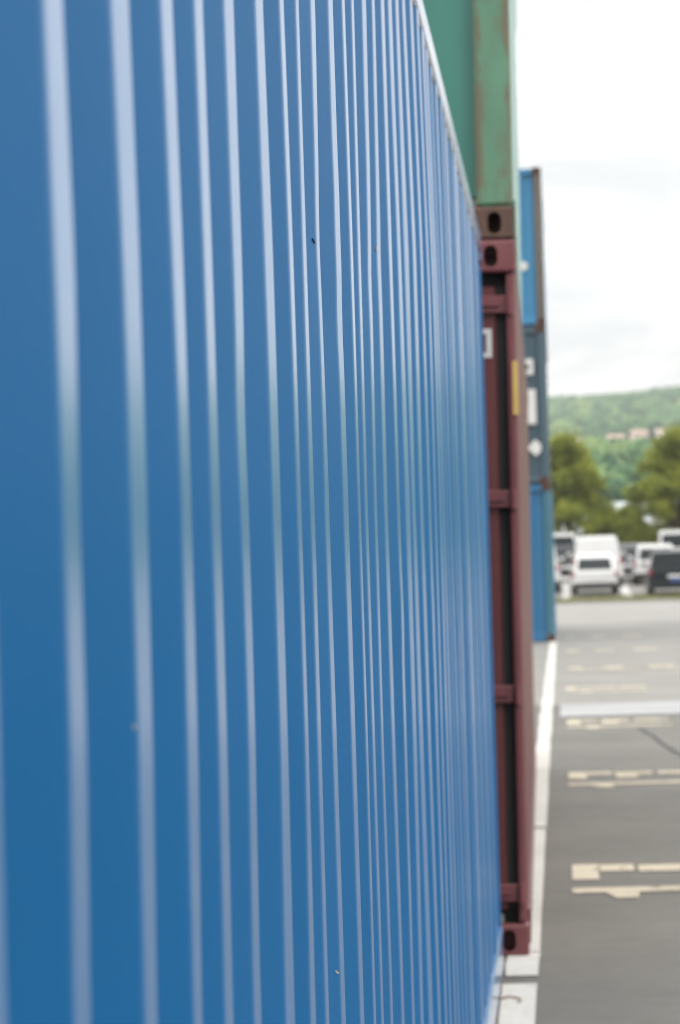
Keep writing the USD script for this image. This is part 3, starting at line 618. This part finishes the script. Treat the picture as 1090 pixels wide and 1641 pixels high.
def house(name, label, cat, x, y, z, w, d, h, roof_h, wall, roof, rz=0.0, cols=3, floors=2, group=None):
    t = thing(name, label, cat, (x, y, z), rz, group=group)
    obj('wall', box(-w / 2, w / 2, 0, d, -6 if d > 6 and z > 5 else -0.3, h), wall, t)
    o = 0.35
    v = np.array([(-w / 2 - o, -o, h), (w / 2 + o, -o, h), (w / 2 + o, d + o, h), (-w / 2 - o, d + o, h), (-w / 2 - o, d / 2, h + roof_h), (w / 2 + o, d / 2, h + roof_h)], float)
    v = np.vstack([v, v + [0, 0, 0.12]])
    rf = obj('roof', trimesh.convex.convex_hull(v), roof, t)
    if roof_h > 1.2: obj('chimney', box(w * 0.2, w * 0.2 + 0.6, d * 0.55, d * 0.55 + 0.6, h + roof_h * 0.5, h + roof_h + 0.7), wall, rf)
    fh = h / floors
    for a in range(floors):
        for b in range(cols):
            cx_ = -w / 2 + (b + 0.5) * w / cols; cz = a * fh + fh * 0.55
            f_ = obj('window', box(cx_ - 0.55, cx_ + 0.55, -0.06, -0.002, cz - 0.65, cz + 0.65), wall, t)
            obj('pane', box(cx_ - 0.45, cx_ + 0.45, -0.07, -0.061, cz - 0.55, cz + 0.55), M['pane'], f_)
house('low_building', 'low white building between the two pines', 'building', 2.0, 205, 1.21, 5.6, 9, 1.75, 0.85, M['wall_white'], M['sheet_roof'], cols=4, floors=1)
house('warehouse', 'pale roofed warehouse showing between the crowns of the pines', 'building', 6.6, 262, 1.21, 6.5, 14, 3.55, 0.75, M['wall_white'], M['sheet_roof'], cols=5, floors=1)

# ------------------------------------------------------------------ hill, wood and houses on it
def hill_z(x, y):
    s = np.clip((y - 330) / 2200.0, 0, 1)
    z = 1.0 + 103 * (s ** 1.15) + 0.085 * x * s + 7 * np.sin(y / 230.0 + x / 300.0) * s * (1 - s) * 2 + 3.0 * np.sin(x / 37.0 + y / 90.0) * s
    z = z - np.clip(y - 2530, 0, None) * 0.18
    return z
hv, hf = slab(-700, 1300, 320, 2990, -0.0, 101, 135)
nz = meshkit.fbm(hv / 160.0) if hasattr(meshkit, 'fbm') else np.zeros(len(hv))
s_ = np.clip((hv[:, 1] - 330) / 600, 0, 1)
hv[:, 2] = hill_z(hv[:, 0], hv[:, 1]) + np.asarray(nz) * 5 * s_
hv[hv[:, 1] < 321, 2] = -0.3
M['hill'] = usdkit.material(stage, L_ + '/hill_grass', {
    'g': ('geometry', {}), 'n': ('noise_texture', dict(scale=0.012, detail=6, roughness=0.6)), 'r': ('rgb_ramp', dict(ramp=[(0.35, (0.045, 0.085, 0.03)), (0.5, (0.085, 0.14, 0.045)), (0.65, (0.15, 0.18, 0.06))])),
    'p': ('principled_bsdf', dict(roughness=0.9, specular_ior_level=0.1))}, [('g.position', 'n.vector'), ('n.fac', 'r.fac'), ('r.color', 'p.base_color')], surface='p.BSDF')
obj('hill', (hv, hf), M['hill'], smooth=True, kind='structure')
from scipy.interpolate import LinearNDInterpolator
HZ = LinearNDInterpolator(hv[:, :2], hv[:, 2])

hl = ['pink house on the hillside, leftmost of the houses above the cars', 'pale pink house with tiled roof in the middle of the hillside', 'larger pink house on the hillside, up and right of the pale one',
      'cream house beside the larger pink house on the hillside', 'cream house at the right edge of the hillside']
hx = []
for k, (x, y, dist, w_, wl) in enumerate([(6.35, 1145, 0, 3.6, 'wall_pink'), (18.0, 1150, 0, 4.7, 'wall_cream'), (27.5, 1215, 0, 4.9, 'wall_pink'), (33.0, 1190, 0, 2.6, 'wall_cream'), (40.5, 1230, 0, 4.5, 'wall_cream')]):
    z = float(HZ(x, y)); hx.append((x, y))
    house('hillside_house', hl[k], 'house', x, y, z - 0.5, w_, 7, 4.2, 0.9, M[wl], M['tile'], rz=0.15 * (-1) ** k, cols=2, floors=1, group='houses on the hillside')

M['wood'] = usdkit.material(stage, L_ + '/woodland', {
    'o': ('object_info', {}), 'r': ('rgb_ramp', dict(ramp=[(0.0, (0.030, 0.080, 0.042)), (0.45, (0.085, 0.165, 0.078)), (0.8, (0.145, 0.23, 0.095)), (1.0, (0.22, 0.28, 0.11))])),
    'p': ('principled_bsdf', dict(roughness=0.9, specular_ior_level=0.1))}, [('o.random', 'r.fac'), ('r.color', 'p.base_color')], surface='p.BSDF')
pi = UsdGeom.PointInstancer.Define(stage, '/World/hillside_wood')
data(pi, 'mixed green wood covering the hillside around the houses', 'wood', kind='stuff')
protos = []
for k in range(4):
    r = np.random.default_rng(50 + k); cr = []
    for q in range(7):
        b = trimesh.creation.icosphere(2, 1.0); d = b.vertices
        b.vertices = d * (1 + 0.22 * r.normal(size=(len(d), 1)))
        b.apply_scale(r.uniform(0.35, 0.62)); b.apply_translation([r.normal(0, 0.42), r.normal(0, 0.42), r.uniform(0.45, 1.35)]); cr.append(b)
    cr.append(cyl((0, 0, -0.4), (0, 0, 0.8), 0.08, 6))
    m = usdkit.mesh(stage, f'/World/hillside_wood/crown_{k:03d}', join(*cr), M['wood']); protos.append(m.GetPath())
pi.CreatePrototypesRel().SetTargets(protos)
r = np.random.default_rng(77); pos, sc, idx, ori = [], [], [], []
while len(pos) < 15000:
    y = 350 + 2180 * math.sqrt(r.uniform()); x = r.uniform(-90, 260) * (0.25 + 0.75 * y / 2500)
    if any(abs(x - a) < 6.0 and -400 < y - b < 14 for a, b in hx): continue
    meadow = math.sin(x / 31 + 1.3 * math.sin(y / 170)) + math.sin(y / 88 + x / 60)
    if meadow > 1.25 and r.uniform() < 0.85: continue
    z = HZ(x, y)
    if not np.isfinite(z): continue
    s = r.uniform(1.9, 4.2); a = r.uniform(0, 3.14)
    pos.append((x, y, float(z))); sc.append((s * r.uniform(0.8, 1.3), s * r.uniform(0.8, 1.3), s)); idx.append(int(r.integers(4))); ori.append((math.cos(a), 0, 0, math.sin(a)))
pi.CreatePositionsAttr(Vt.Vec3fArray.FromNumpy(np.array(pos, np.float32)))
pi.CreateScalesAttr(Vt.Vec3fArray.FromNumpy(np.array(sc, np.float32)))
pi.CreateProtoIndicesAttr(Vt.IntArray.FromNumpy(np.array(idx, np.int32)))
pi.CreateOrientationsAttr(Vt.QuathArray([Gf.Quath(a, b, c, d) for a, b, c, d in ori]))

# ------------------------------------------------------------------ haze
hz = usdkit.material(stage, L_ + '/haze_air', {'v': ('principled_volume', dict(color=(0.93, 0.96, 1.0), density=0.00012, anisotropy=0.2))}, volume='v.volume')
obj('haze', box(-720, 1320, -320, 3020, -1.6, 260), hz, kind='stuff', label='pale haze over the hillside', cat='haze')
